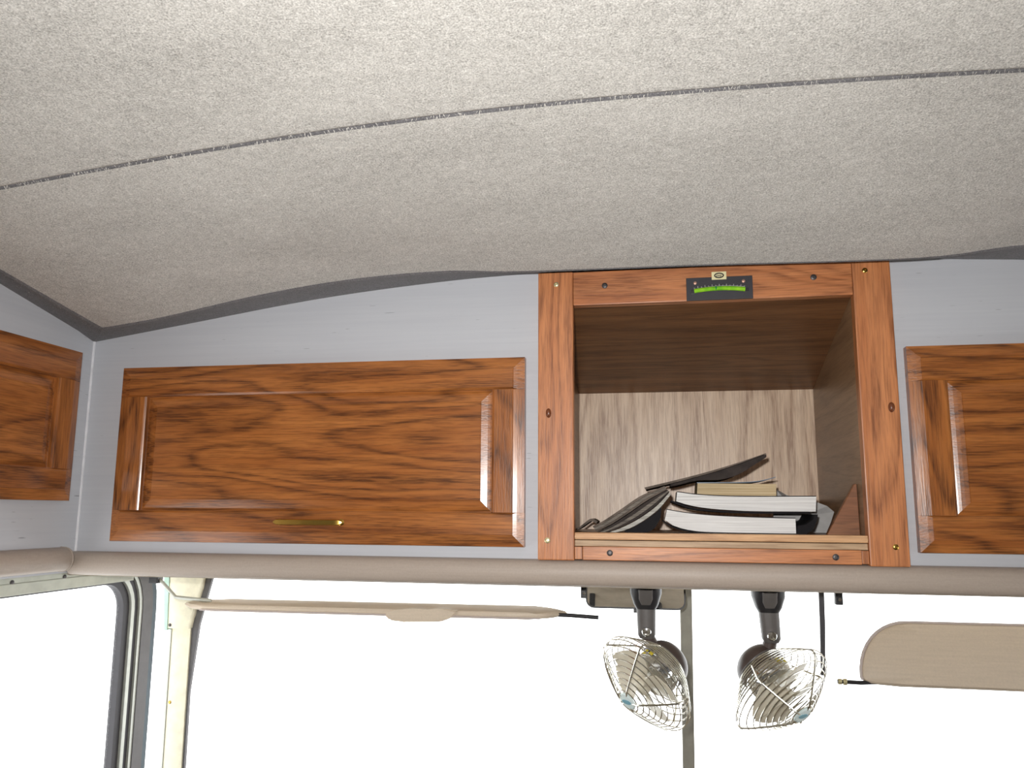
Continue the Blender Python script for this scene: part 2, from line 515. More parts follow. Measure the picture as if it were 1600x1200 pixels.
def build_side_walls():
    for side, xs in (('left', -1), ('right', 1)):
        xw = XL if xs < 0 else XR
        root = thing('wall_'+side, ('grey painted left wall panel meeting the front panel at the corner' if xs < 0 else
                     'right wall of the cab'), 'wall', kind='structure')
        bm = bmesh.new()
        n = 40
        y0, y1 = -1.5, 1.312
        for i in range(n):
            ya, yb = y0+(y1-y0)*i/n, y0+(y1-y0)*(i+1)/n
            za, zb = side_top(min(ya, 1.309))+0.006, side_top(min(yb, 1.309))+0.006
            xa, xb = xw, xw+xs*0.02
            q = [bm.verts.new(p) for p in ((xa, ya, 1.488), (xa, yb, 1.488), (xa, yb, zb), (xa, ya, za),
                                           (xb, ya, 1.488), (xb, yb, 1.488), (xb, yb, zb), (xb, ya, za))]
            for f in ((0,1,2,3), (5,4,7,6), (0,4,5,1), (3,2,6,7), (0,3,7,4), (1,5,6,2)): bm.faces.new([q[j] for j in f])
        obj('upper_panel', bm, 'wall', root)
        bm = bmesh.new()
        xa, xb = sorted((xw+xs*0.055, xw+xs*0.085))
        box(bm, xa, xb, -1.5, 0.50, 0.0, 1.486)
        box(bm, xa, xb, 0.50, 2.0, 0.0, 0.90)
        obj('lower_panel', bm, 'rearwall', root)
build_side_walls()
bm = bmesh.new()  # unseen shell added so sky light does not leak through the ceiling seam
box(bm, XL-0.10, XR+0.10, -1.55, 1.81, 2.185, 2.21)
box(bm, XL-0.10, XR+0.10, 1.79, 1.81, 1.481, 2.185)
for xa in (XL-0.10, XR+0.085): box(bm, xa, xa+0.015, -1.55, 1.79, 1.494, 2.185)
box(bm, XL-0.10, XR+0.10, -1.55, -1.5, 1.9, 2.185)
tag(obj('wall_roof', bm, 'rearwall'), 'unseen roof shell added above the ceiling to block sky light', 'roof', kind='structure')
tag(obj('floor', B(XL-0.1, XR+0.1, -1.55, 2.05, -0.03, 0.0), 'floor'), 'carpeted cab floor', 'floor', kind='structure')
tag(obj('wall_back', B(XL-0.1, XR+0.1, -1.55, -1.5, 0.0, 2.2), 'rearwall'), 'rear partition behind the camera', 'wall', kind='structure')
tag(obj('wall_cowl', B(XL-0.06, XR+0.06, 1.98, 2.03, 0.0, 0.86), 'rearwall'), 'low front wall beneath the windshield', 'wall', kind='structure')
bm = bmesh.new(); tube(bm, [(XL+0.001, YF-0.001, 1.494), (XL+0.001, YF-0.001, 1.908)], 0.0024, 8)
tag(obj('trim_1', bm, 'bead', None, True), 'thin white bead down the corner of the two grey panels', 'trim', kind='structure')

# padded tan rolls under the panels
def roll(bm, path, prof):
    """sweep profile [(out, z)] ; path gives (origin, outward direction)"""
    return loft(bm, [[(o[0]+d[0]*a, o[1]+d[1]*a, z) for a, z in prof] for o, d in path])
def half_round(zc, hz, out, n=14):
    return [(-0.004, zc-hz*0.95)] + [(out*math.sin(math.pi*i/n)**0.62, zc-hz*math.cos(math.pi*i/n)) for i in range(n+1)] + [(-0.004, zc+hz*0.95)]
bm = bmesh.new()
roll(bm, [((x, YF, 0), (0, -1)) for x in [-1.030+2.24*i/40 for i in range(41)]], half_round(1.5045, 0.0205, 0.022))
tag(obj('padded_roll', bm, 'vinyl', None, True), 'long tan vinyl padded roll under the front cabinet panel', 'padding', 'tan padded rolls')
bm = bmesh.new()
rings = []
pf = half_round(1.5125, 0.0205, 0.026)
for i in range(41):
    y = -1.49 + (1.262+1.49)*i/40
    rings.append([(XL+a, y, z) for a, z in pf])
for sc_, dy in ((0.96, 0.006), (0.82, 0.011), (0.5, 0.014)):
    rings.append([(XL+a*sc_, 1.262+dy, 1.5125+(z-1.5125)*sc_) for a, z in pf])
loft(bm, rings)
o = tag(obj('padded_roll', bm, 'vinyl', None, True), 'tan vinyl padded roll along the left wall, ending at the corner', 'padding', 'tan padded rolls')
bm = bmesh.new()
pth = [(XL+a+0.0005, 1.2625, z) for a, z in pf]; tube(bm, pth, 0.0013, 6)
obj('piping', bm, 'vinyl', o, True)

# ------------------------------------------------------------------ raised panel doors
def door_part(bm, x0, x1, z0, z1, l, r, b, t, th=0.019, lip=0.0142, cw=0.019, ci=0.004):
    """frame member: each side is 'o' outer chamfer, 'i' inner bead or 'n' butt joint"""
    def ins(k): return {'o': cw, 'i': ci, 'n': 0.0}[k]
    zl, zi = -lip, -th
    yl = -lip; ym = -(th-0.0045) ; yf = -th
    def rect(y, s):
        return [(x0+s*ins(l), y, z0+s*ins(b)), (x1-s*ins(r), y, z0+s*ins(b)), (x1-s*ins(r), y, z1-s*ins(t)), (x0+s*ins(l), y, z1-s*ins(t))]
    def rect2(y, so, si):
        def q(k): return cw*so if k == 'o' else (ci*si if k == 'i' else 0.0)
        return [(x0+q(l), y, z0+q(b)), (x1-q(r), y, z0+q(b)), (x1-q(r), y, z1-q(t)), (x0+q(l), y, z1-q(t))]
    loft(bm, [rect2(0, 0, 0), rect2(yl, 0, 0), rect2(-0.0168, 0.62, 0.10), rect2(-0.0180, 0.96, 0.55), rect2(yf, 1.0, 1.0)])
    return bm
def cabinet_door(label, w, h, loc, rotz, handle=None, fw=0.054, sw=0.054):
    d = thing('cabinet_door', label, 'cabinet door', loc, rotz, 'oak raised-panel cabinet doors')
    obj('top_rail', door_part(bmesh.new(), 0, w, h-fw, h, 'o', 'o', 'i', 'o'), 'oakX', d)
    obj('bottom_rail', door_part(bmesh.new(), 0, w, 0, fw, 'o', 'o', 'o', 'i'), 'oakX', d)
    obj('stile', door_part(bmesh.new(), 0, sw, fw, h-fw, 'o', 'i', 'n', 'n'), 'oakZ', d)
    obj('stile', door_part(bmesh.new(), w-sw, w, fw, h-fw, 'i', 'o', 'n', 'n'), 'oakZ', d)
    bm = bmesh.new()
    def rect(i, y): return [(sw+i, y, fw+i), (w-sw-i, y, fw+i), (w-sw-i, y, h-fw-i), (sw+i, y, h-fw-i)]
    prof = [(-0.004, -0.002), (-0.004, -0.0085), (0.0015, -0.0088), (0.004, -0.0097), (0.008, -0.0109), (0.013, -0.0120), (0.0185, -0.0130), (0.0192, -0.0131), (0.0200, -0.0142)]
    loft(bm, [rect(i, y) for i, y in prof])
    obj('raised_panel', bm, 'oakX', d)
    if handle:
        hx, hz, L = handle
        hd = obj('handle', handle_bar(hx, hz, L), 'brass', d, True)
        tag(hd, 'brass bar handle')
        for sx in (0.006, L-0.006):
            bm = bmesh.new()
            Mx = Matrix.Translation((hx+sx, -0.0185, hz)) @ Matrix.Rotation(math.pi/2, 4, 'X')
            lathe(bm, [(0.0055, 0), (0.0055, 0.001), (0.0032, 0.0025), (0.0032, 0.012)], Mx, 14)
            obj('handle_post', bm, 'brass', hd, True)
    return d
def handle_bar(hx, hz, L):
    bm = bmesh.new()
    rings = []
    for t in [0, 0.01, 0.05, 0.1, 0.2, 0.35, 0.5, 0.65, 0.8, 0.9, 0.95, 0.99, 1]:
        e = min(1.0, 0.25+min(t, 1-t)*16)
        y = -0.019-0.0125 - 0.0035*math.sin(math.pi*t)
        hh, dd = 0.0048*e, 0.0026*e
        x = hx+L*t
        rings.append([(x, y-dd, hz-hh*0.75), (x, y-dd, hz+hh*0.75), (x, y-dd*0.2, hz+hh), (x, y+dd, hz+hh*0.8), (x, y+dd, hz-hh*0.8), (x, y-dd*0.2, hz-hh)])
    loft(bm, rings)
    return bm
cabinet_door('long oak raised-panel door with brass handle, between corner and open cabinet', 0.7405, 0.3090, (-0.954, YF, 1.5440), 0.0, handle=(0.316, 0.036, 0.122))
cabinet_door('oak raised-panel door right of the open cabinet, cut by the photo edge', 0.7405, 0.3090, (0.3765, YF, 1.5440), 0.0, handle=(0.316, 0.036, 0.122))
cabinet_door('oak raised-panel door on the left side wall', 0.7405, 0.2640, (XL, 0.5145, 1.6135), math.pi/2)

# ------------------------------------------------------------------ open cabinet
def screw(px, pz, y, parent, mat, r=0.0042):
    bm = bmesh.new()
    Mx = Matrix.Translation((px, y, pz)) @ Matrix.Rotation(math.pi/2, 4, 'X')
    lathe(bm, [(r, -0.001), (r, 0.0006), (r*0.75, 0.0014), (r*0.42, 0.0016), (r*0.38, 0.0005), (0, 0.0005)], Mx, 16)
    return obj('screw', bm, mat, parent, True)
def open_cabinet():
    c = thing('open_cabinet', 'open oak-framed overhead cabinet without a door, books inside', 'cabinet', (0, 0, 0))
    yf, yb = 1.280, 1.3015
    ls = obj('stile', B(-0.1905, -0.1325, yf, yb, 1.5245, 1.9945, bev=0.0018), 'frameZ', c)
    rs = obj('stile', B(0.3045, 0.3600, yf, yb, 1.5235, 1.9945, bev=0.0018), 'frameZ', c)
    tr = obj('top_rail', B(-0.1322, 0.3042, yf+0.0012, yb, 1.9365, 1.9930, bev=0.0012), 'frameX', c)
    br = obj('bottom_rail', B(-0.1195, 0.2935, yf+0.0012, yb, 1.5255, 1.5465, bev=0.001), 'frameX', c)
    obj('filler_block', B(-0.1320, -0.1200, yf+0.0022, yb, 1.5265, 1.5460, bev=0.0008), 'frameZ', c)
    obj('filler_block', B(0.2940, 0.3040, yf+0.0022, yb, 1.5265, 1.5460, bev=0.0008), 'frameZ', c)
    obj('lower_strip', B(-0.1320, 0.3040, yf+0.0065, yb, 1.5468, 1.5560, bev=0.0006), 'strip', c)
    bm = bmesh.new()
    box(bm, -0.1320, 0.3040, yf+0.0015, 1.318, 1.5572, 1.5680, bev=0.0012)
    box(bm, -0.1318, 0.3038, yf+0.0005, yf+0.002, 1.5605, 1.5625)
    obj('shelf_lip', bm, 'plywood', c)
    for x, z, par, m, r in ((-0.160, 1.973, ls, 'brasspale', .0042), (-0.175, 1.555, ls, 'brasspale', .0046), (0.323, 1.974, rs, 'brass', .0042), (0.341, 1.552, rs, 'brass', .0042)):
        screw(x, z, yf, par, m, r)
    for x, z, par in ((-0.080, 1.968, tr), (0.247, 1.967, tr), (-0.077, 1.537, br), (0.257, 1.536, br)):
        screw(x, z, yf+0.0012, par, 'steeldark', 0.0048)
    for x, z, par in ((-0.173, 1.758, ls), (0.348, 1.759, rs)):
        bm = bmesh.new()
        Mx = Matrix.Translation((x, yf, z)) @ Matrix.Rotation(math.pi/2, 4, 'X') @ Matrix.Diagonal((0.72, 1.25, 1, 1))
        lathe(bm, [(0.0062, -0.001), (0.0062, 0.0015), (0.0056, 0.004), (0.004, 0.0056), (0.0015, 0.0062), (0, 0.0062)], Mx, 18)
        obj('hole_plug', bm, 'plug', par, True)
    # lining
    yk = 1.665
    bm = bmesh.new()
    loft(bm, [[(-0.165, 1.30, 1.9475), (0.320, 1.30, 1.9475), (0.320, 1.30, 1.960), (-0.165, 1.30, 1.960)],
              [(-0.165, yk, 1.8455), (0.320, yk, 1.8455), (0.320, yk, 1.858), (-0.165, yk, 1.858)]])
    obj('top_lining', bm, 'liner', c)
    for xa, xb in ((-0.171, -0.161), (0.3085, 0.3185)):
        bm = bmesh.new()
        loft(bm, [[(xa, 1.3015, 1.552), (xb, 1.3015, 1.552), (xb, 1.3015, 1.9470), (xa, 1.3015, 1.9470)],
                  [(xa, yk, 1.552), (xb, yk, 1.552), (xb, yk, 1.8450), (xa, yk, 1.8450)]])
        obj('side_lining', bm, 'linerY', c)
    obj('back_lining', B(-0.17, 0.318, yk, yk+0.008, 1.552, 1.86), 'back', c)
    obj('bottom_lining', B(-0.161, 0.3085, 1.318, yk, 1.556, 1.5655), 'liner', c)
    return c
open_cabinet()

# level gauge on the top rail
def level_gauge():
    y = 1.2812
    g = thing('level_gauge', 'small black bubble level gauge screwed to the top rail', 'level gauge', (0.1025, y, 1.936))
    def P(x, z): return (x-0.1025, z-1.936)
    bm = bmesh.new(); box(bm, -0.0515, 0.0515, -0.004, 0, 0.0, 0.0375, bev=0.0006)
    obj('plate', bm, 'level_plate', g)
    bm = bmesh.new()
    path = []
    for i in range(17):
        t = -1+2*i/16
        path.append((t*0.0395, -0.0058, 0.0178-0.0030*t*t))
    tube(bm, path, 0.0036, 10)
    tb = obj('vial', bm, 'green', g, True); tag(tb, 'bright green curved vial')
    bm = bmesh.new()
    tube(bm, [(-0.009, -0.0061, 0.0177), (-0.0055, -0.0061, 0.0179), (-0.002, -0.0061, 0.0179)], [0.0024, 0.0037, 0.0024], 10)
    obj('bubble', bm, 'bubble', tb, True)
    for sx in (-1, 1):
        bm = bmesh.new(); box(bm, sx*0.0415-0.003, sx*0.0415+0.003, -0.0052, -0.0035, 0.0105, 0.0170, bev=0.0005)
        obj('vial_clip', bm, 'black', g)
        bm = bmesh.new()
        Mx = Matrix.Translation((sx*0.0375, -0.004, 0.0285)) @ Matrix.Rotation(math.pi/2, 4, 'X')
        lathe(bm, [(0.0026, -0.0005), (0.0026, 0.0006), (0.0018, 0.0011), (0, 0.0012)], Mx, 14)
        obj('rivet', bm, 'copper', g, True)
    bm = bmesh.new()
    for i in range(15):
        t = -1+2*i/14
        x = t*0.039; z = 0.0222-0.0030*t*t
        h = 0.0032 if i % 2 == 1 else 0.0018
        box(bm, x-0.00035, x+0.00035, -0.0043, -0.0038, z, z+h)
        if i < 14: box(bm, x, x+0.0056, -0.0043, -0.0038, z-0.0006, z+0.0002)
    tk = obj('scale_marks', bm, 'levelgrey', g); tag(tk, kind='stuff')
    bm = bmesh.new(); box(bm, -0.0115, 0.0115, -0.0056, -0.004, 0.0325, 0.0455, bev=0.0005)
    nb = obj('name_plate', bm, 'levelcream', g); tag(nb, 'cream name plate with a black oval')
    bm = bmesh.new()
    pth = [(0.0068*math.cos(2*math.pi*k/32), -0.0058, 0.039+0.0036*math.sin(2*math.pi*k/32)) for k in range(32)]
    tube(bm, pth, 0.0010, 6, closed=True); obj('oval_mark', bm, 'black', nb, True)
    bm = bmesh.new()
    for x, w, h, dz in ((-0.0040, .0009, .0030, -.0006), (-0.0026, .0006, .0036, 0), (-0.0012, .0010, .0026, -.0002), (0.0004, .0010, .0026, -.0002), (0.0020, .0009, .0034, -.0005), (0.0036, .0009, .0026, .0)):
        box(bm, x-w/2, x+w/2, -0.0058, -0.0056, 0.039+dz-h/2, 0.039+dz+h/2)
    tag(obj('lettering', bm, 'steeldark', nb), kind='stuff')
level_gauge()

# ------------------------------------------------------------------ things in the cabinet
SHELF = 1.5655
def slab_profile(top, bot, n=16):
    x0, x1 = bot[0][0], bot[-1][0]
    tx0, tx1 = top[0][0], top[-1][0]
    lo = [(x0+(x1-x0)*i/n, interp(bot, x0+(x1-x0)*i/n)) for i in range(n+1)]
    hi = [(tx0+(tx1-tx0)*i/n, interp(top, tx0+(tx1-tx0)*i/n)) for i in range(n+1)]
    return lo + hi[::-1]
def sheet(bm, path, th, y0, y1, skew=(0, 0), n=18):
    """bent sheet or stack: path in xz, thickness th (value or pair), extruded along y"""
    x0, x1 = path[0][0], path[-1][0]
    pts = [(x0+(x1-x0)*i/n, interp(path, x0+(x1-x0)*i/n)) for i in range(n+1)]
    hi = []
    for i, (x, z) in enumerate(pts):
        a = pts[max(i-1, 0)]; b = pts[min(i+1, n)]
        d = Vector((b[0]-a[0], b[1]-a[1])).normalized()
        t = th if not isinstance(th, tuple) else th[0]+(th[1]-th[0])*i/n
        hi.append((x-d.y*t, z+d.x*t))
    prism_xz(bm, pts+hi[::-1], y0, y1, skew)
    return bm
# bottom book
bk = thing('book', 'thick white-paged book lying at the bottom of the stack', 'book', (0.11, 1.40, SHELF), group='books in the open cabinet')
at = lambda par, o: rebase(par, o)
top1 = [(0.013, 1.6045), (0.04, 1.600), (0.08, 1.596), (0.13, 1.5935), (0.216, 1.5915)]
bot1 = [(0.009, 1.5880), (0.02, 1.5800), (0.035, 1.5745), (0.06, 1.5700), (0.10, 1.5685), (0.216, 1.5680)]
bm = prism_xz(bmesh.new(), slab_profile(top1, bot1), 1.368, 1.50); at(bk, obj('pages', bm, 'pages', bk))
bm = bmesh.new()
sheet(bm, [(x-0.004, z-0.0022) for x, z in bot1[:-1]]+[(0.222, 1.5658)], 0.0018, 1.366, 1.504)
prism_xz(bm, [(0.217, 1.5662), (0.232, 1.5668), (0.244, 1.575), (0.2500, 1.590), (0.2515, 1.5985), (0.2485, 1.5985), (0.243, 1.589), (0.232, 1.582), (0.219, 1.580)], 1.372, 1.50)
sheet(bm, [(x, z+0.0003) for x, z in top1], 0.0010, 1.367, 1.504)
at(bk, obj('cover', bm, 'bookblack', bk))
# upper book
bk = thing('book', 'white-paged book resting on the thick bottom book, black cover', 'book', (0.14, 1.42, 1.6), group='books in the open cabinet')
top2 = [(0.031, 1.6345), (0.06, 1.6305), (0.10, 1.6280), (0.15, 1.6270), (0.256, 1.6275)]
bot2 = [(0.029, 1.6190), (0.05, 1.6125), (0.08, 1.6075), (0.12, 1.6045), (0.16, 1.6030), (0.254, 1.6030)]
bm = prism_xz(bmesh.new(), slab_profile(top2, bot2), 1.402, 1.53); at(bk, obj('pages', bm, 'pages', bk))
bm = bmesh.new()
sheet(bm, [(0.02, 1.6180), (0.05, 1.6070), (0.08, 1.6025), (0.12, 1.6000), (0.16, 1.5992), (0.246, 1.5995)], 0.0030, 1.405, 1.535)
sheet(bm, [(x, z+0.0003) for x, z in top2], 0.0012, 1.404, 1.535)
at(bk, obj('cover', bm, 'bookblack', bk))
# tan paperback with a curled blue cover
bk = thing('paperback', 'small paperback with tan pages and blue curled cover on top of stack', 'book', (0.13, 1.45, 1.63), group='books in the open cabinet')
bm = prism_xz(bmesh.new(), [(0.0655, 1.6300), (0.198, 1.6292), (0.1985, 1.6495), (0.0670, 1.6505)], 1.440, 1.55); at(bk, obj('pages', bm, 'tanpages', bk))
bm = bmesh.new()
sheet(bm, [(0.066, 1.6508), (0.10, 1.6512), (0.14, 1.6515), (0.165, 1.6530), (0.185, 1.6568), (0.198, 1.6605)], 0.0012, 1.4385, 1.55)
at(bk, obj('cover', bm, 'bookblue', bk))
# magazines and folders fanned against the stack
def between(hi, lo, n=14):
    """closed xz outline between an upper and a lower curve"""
    def run(t): return [(t[0][0]+(t[-1][0]-t[0][0])*i/n, interp(t, t[0][0]+(t[-1][0]-t[0][0])*i/n)) for i in range(n+1)]
    return run(lo) + run(hi)[::-1]
def papers(name, label, hi, lo, y0, y1, mat, edge=None, skew=(0, 0)):
    m = thing(name, label, name, (lo[0][0], y0, SHELF), group='papers in the open cabinet')
    mid = lambda k: [(h[0]+(l[0]-h[0])*k, h[1]+(l[1]-h[1])*k) for h, l in zip(hi, lo)]
    if edge:
        at(m, obj('cover', prism_xz(bmesh.new(), between(hi, mid(0.32)), y0, y1, skew), mat, m))
        at(m, obj('pages', prism_xz(bmesh.new(), between(mid(0.34), mid(0.72)), y0+0.002, y1, skew), edge, m))
        at(m, obj('cover', prism_xz(bmesh.new(), between(mid(0.74), lo), y0, y1, skew), mat, m))
    else:
        at(m, obj('leaf', prism_xz(bmesh.new(), between(hi, lo), y0, y1, skew), mat, m))
    return m
cA0 = [(-0.024, 1.6420), (0.03, 1.6550), (0.08, 1.6680), (0.13, 1.6830), (0.1795, 1.6998)]
cA1 = [(-0.022, 1.6385), (0.03, 1.6512), (0.08, 1.6645), (0.13, 1.6806), (0.1795, 1.6988)]
papers('folder', 'long grey-brown folder rising highest, its tip against the back panel', cA0, cA1, 1.402, 1.52, 'magdark')
cB1 = [(0.020, 1.6440), (0.035, 1.6470), (0.066, 1.6545), (0.105, 1.6560), (0.135, 1.6650), (0.158, 1.6790), (0.1805, 1.6935)]
cB0 = [(x, interp(cA1, x)-0.0006) for x, z in cB1]
papers('folder', 'darker folder just below the longest folder, second tip', cB0, cB1, 1.409, 1.54, 'magdeep')
cC0 = [(-0.112, 1.5760), (-0.094, 1.5850), (-0.060, 1.6075), (-0.030, 1.6275), (0.010, 1.6440)]
cC1 = [(-0.106, 1.5680), (-0.084, 1.5775), (-0.050, 1.5990), (-0.020, 1.6195), (0.014, 1.6385)]
papers('magazine', 'grey-brown glossy magazine sliding down to the left cabinet side', cC0, cC1, 1.385, 1.50, 'magdark', 'magmid')
cD1 = [(-0.086, 1.5662), (-0.062, 1.5760), (-0.032, 1.5915), (-0.004, 1.6120), (0.0178, 1.6345)]
cD0 = [(-0.105, 1.5668), (-0.083, 1.5765), (-0.049, 1.5980), (-0.019, 1.6185), (0.0148, 1.6378)]
papers('magazine', 'dark curled magazine lying under the glossy grey-brown one', cD0, cD1, 1.379, 1.49, 'magdeep', 'magmid')
cE0 = [(-0.084, 1.5660), (-0.060, 1.5752), (-0.031, 1.5907), (-0.003, 1.6112), (0.0184, 1.6338)]
cE1 = [(-0.076, 1.5658), (-0.052, 1.5722), (-0.026, 1.5862), (0.001, 1.6070), (0.0194, 1.6290)]
papers('leaflet', 'pale leaflet curling up from shelf against the book ends', cE0, cE1, 1.373, 1.48, 'magpale')
cF0 = [(-0.058, 1.5690), (-0.050, 1.5716), (-0.025, 1.5855), (-0.004, 1.6010), (0.004, 1.6090)]
cF1 = [(-0.056, 1.5659), (-0.044, 1.5661), (-0.024, 1.5668), (-0.008, 1.5740), (0.003, 1.5920)]
papers('leaflet', 'black leaflet bent up on the shelf left of the bottom book', cF0, cF1, 1.369, 1.47, 'bookblack')
bm = sheet(bmesh.new(), [(-0.150, 1.5665), (-0.140, 1.570), (-0.128, 1.578), (-0.118, 1.584), (-0.110, 1.5795)], (0.002, 0.005), 1.44, 1.50)
tag(obj('crumpled_paper', bm, 'magdark', None, True), 'small crumpled grey-brown paper in the left corner of the shelf', 'paper', 'papers in the open cabinet')
# grey paper behind, right
bm = bmesh.new()
fr = [(0.200, 1.5665), (0.203, 1.6460), (0.225, 1.6340), (0.250, 1.6230), (0.275, 1.6200), (0.292, 1.6130), (0.304, 1.6030), (0.297, 1.585), (0.288, 1.5665)]
bk_ = []
vf = [bm.verts.new((x, 1.515+0.012*math.sin(x*60), z)) for x, z in fr]
vb = [bm.verts.new((x, 1.521+0.012*math.sin(x*60), z)) for x, z in fr]
cf = bm.verts.new((0.25, 1.508, 1.595)); cb = bm.verts.new((0.25, 1.515, 1.595))
for i in range(len(fr)):
    j = (i+1) % len(fr)
    bm.faces.new((vf[i], vf[j], cf)); bm.faces.new((vb[j], vb[i], cb)); bm.faces.new((vf[i], vb[i], vb[j], vf[j]))
tag(obj('grey_envelope', bm, 'greypaper'), 'grey paper envelope standing behind the right end of the books', 'envelope', 'papers in the open cabinet')
bm = bmesh.new()
prism_xz(bm, [(0.2585, 1.5665), (0.3035, 1.6465), (0.3072, 1.6465), (0.3080, 1.5665)], 1.345, 1.357)
bmesh.ops.bevel(bm, geom=list(bm.edges), offset=0.0008, segments=1, affect='EDGES')
tag(obj('scrap_board', bm, 'scrap'), 'brown scrap board leaning in the right corner of the cabinet', 'board')

# ------------------------------------------------------------------ left window
def rrect(y0, y1, z0, z1, r, n=8):
    pts = []
    for cy, cz, a0 in ((y1-r, z1-r, 0), (y0+r, z1-r, 90), (y0+r, z0+r, 180), (y1-r, z0+r, 270)):
        for k in range(n+1):
            a = math.radians(a0+90*k/n); pts.append((cy+r*math.cos(a), cz+r*math.sin(a)))
    return pts
def side_window(name, xs, label):
    xw = -1.050 if xs < 0 else 1.230
    w = thing(name, label, 'window', (xw, 1.05, 0.95), kind='structure')
    def W(o): return rebase(w, o)
    Y0, Y1, Z0, Z1 = 0.58, 1.524, 0.98, 1.4522
    def ring(i0, i1, xa, xb, nm, mat):
        bm = bmesh.new()
        loops = []
        for off, x in ((i0, xb), (i0, xa), (i1, xa), (i1, xb)):
            loops.append([bm.verts.new((x, y, z)) for y, z in rrect(Y0-off, Y1+off, Z0-off, Z1+off, 0.058+off)])
        loops.append(loops[0])
        for a, b in zip(loops, loops[1:]):
            for k in range(len(a)): bm.faces.new((a[k], a[(k+1) % len(a)], b[(k+1) % len(b)], b[k]))
        return W(obj(nm, bm, mat, w, True))
    s = xs
    X = lambda d: xw + s*d
    ring(-0.002, 0.017, X(0.034), X(0.050), 'inner_gasket', 'rubber')
    ring(0.016, 0.026, X(0.028), X(0.048), 'bright_trim', 'alu')
    ring(0.025, 0.042, X(0.031), X(0.048), 'outer_gasket', 'rubber')
    ring(0.040, 0.050, X(0.026), X(0.046), 'bright_trim', 'alu')
    ring(0.049, 0.082, X(0.024), X(0.046), 'window_frame', 'greyseal')
    ring(0.081, 0.098, X(0.026), X(0.046), 'outer_seal', 'rubberteal')
    bm = bmesh.new(); xa, xb = sorted((X(0.040), X(0.044)))
    loft(bm, [[(x, y, z) for y, z in rrect(Y0-.004, Y1+.004, Z0-.004, Z1+.004, 0.062)] for x in (xa, xb)])
    W(obj('pane', bm, 'glass', w))
    # header strip over the window, with its joint and screws
    bm = bmesh.new(); xa, xb = sorted((X(0.0), X(0.04)))
    box(bm, xa, xb, -1.49, 1.50, 1.4570, 1.4765, bev=0.0015)
    hd = W(obj('header', bm, 'header', w))
    bm = bmesh.new(); xa, xb = sorted((X(0.0022), X(0.04)))
    box(bm, xa, xb, -1.49, 1.60, 1.4768, 1.493)
    W(obj('header_joint', bm, 'header', w))
    for y in (1.185, 1.305):
        bm = bmesh.new()
        Mx = Matrix.Translation((X(0.0022), y, 1.4785)) @ Matrix.Rotation(-s*math.pi/2, 4, 'Y')
        lathe(bm, [(0.0042, -0.0005), (0.0042, 0.001), (0.0025, 0.002), (0, 0.0021)], Mx, 12)
        W(obj('screw', bm, 'steeldark', w, True))
    # rest of the wall around the opening and the narrow quarter pane in front of it
    bm = bmesh.new(); xa, xb = sorted((X(0.046), X(0.06)))
    W(obj('quarter_pane', B(xa+0.004, xb-0.004, 1.618, 1.70, 0.90, 1.481), 'glass', w))
    return w
side_window('window_1', -1, 'left side window with dark rounded rubber frame')
side_window('window_2', 1, 'right side window with dark rounded rubber frame')

# ------------------------------------------------------------------ windshield
def wsy(z): return 1.752 + (1.481-z)*0.38      # the glass leans forward towards its foot
def windshield():
    w = thing('window_3', 'wide overexposed windshield under the cabinets', 'window', (0.05, 1.76, 0.9), kind='structure')
    def W(o): return rebase(w, o)
    for xa, xb in ((-1.005, 0.030), (0.070, 1.16)):
        bm = bmesh.new()
        loft(bm, [[(xa, wsy(1.481), 1.481), (xb, wsy(1.481), 1.481), (xb, wsy(.87), .87), (xa, wsy(.87), .87)],
                  [(xa, wsy(1.481)+.005, 1.481), (xb, wsy(1.481)+.005, 1.481), (xb, wsy(.87)+.005, .87), (xa, wsy(.87)+.005, .87)]])
        W(obj('pane', bm, 'glass', w))
    bm = bmesh.new()
    def sq(z, x0, x1, d): return [(x0, wsy(z)-d, z), (x1, wsy(z)-d, z), (x1, wsy(z)+0.02, z), (x0, wsy(z)+0.02, z)]
    loft(bm, [sq(1.481, 0.0395, 0.0635, 0.012), sq(1.2, 0.0395, 0.0645, 0.012), sq(0.87, 0.0395, 0.066, 0.012)])
    bmesh.ops.bevel(bm, geom=[e for e in bm.edges], offset=0.002, segments=2, affect='EDGES')
    W(obj('centre_post', bm, 'post', w))
    bm = bmesh.new(); box(bm, XL-0.06, XR+0.06, 1.96, 2.03, 0.855, 0.875)
    W(obj('lower_frame', bm, 'rubber', w))
windshield()

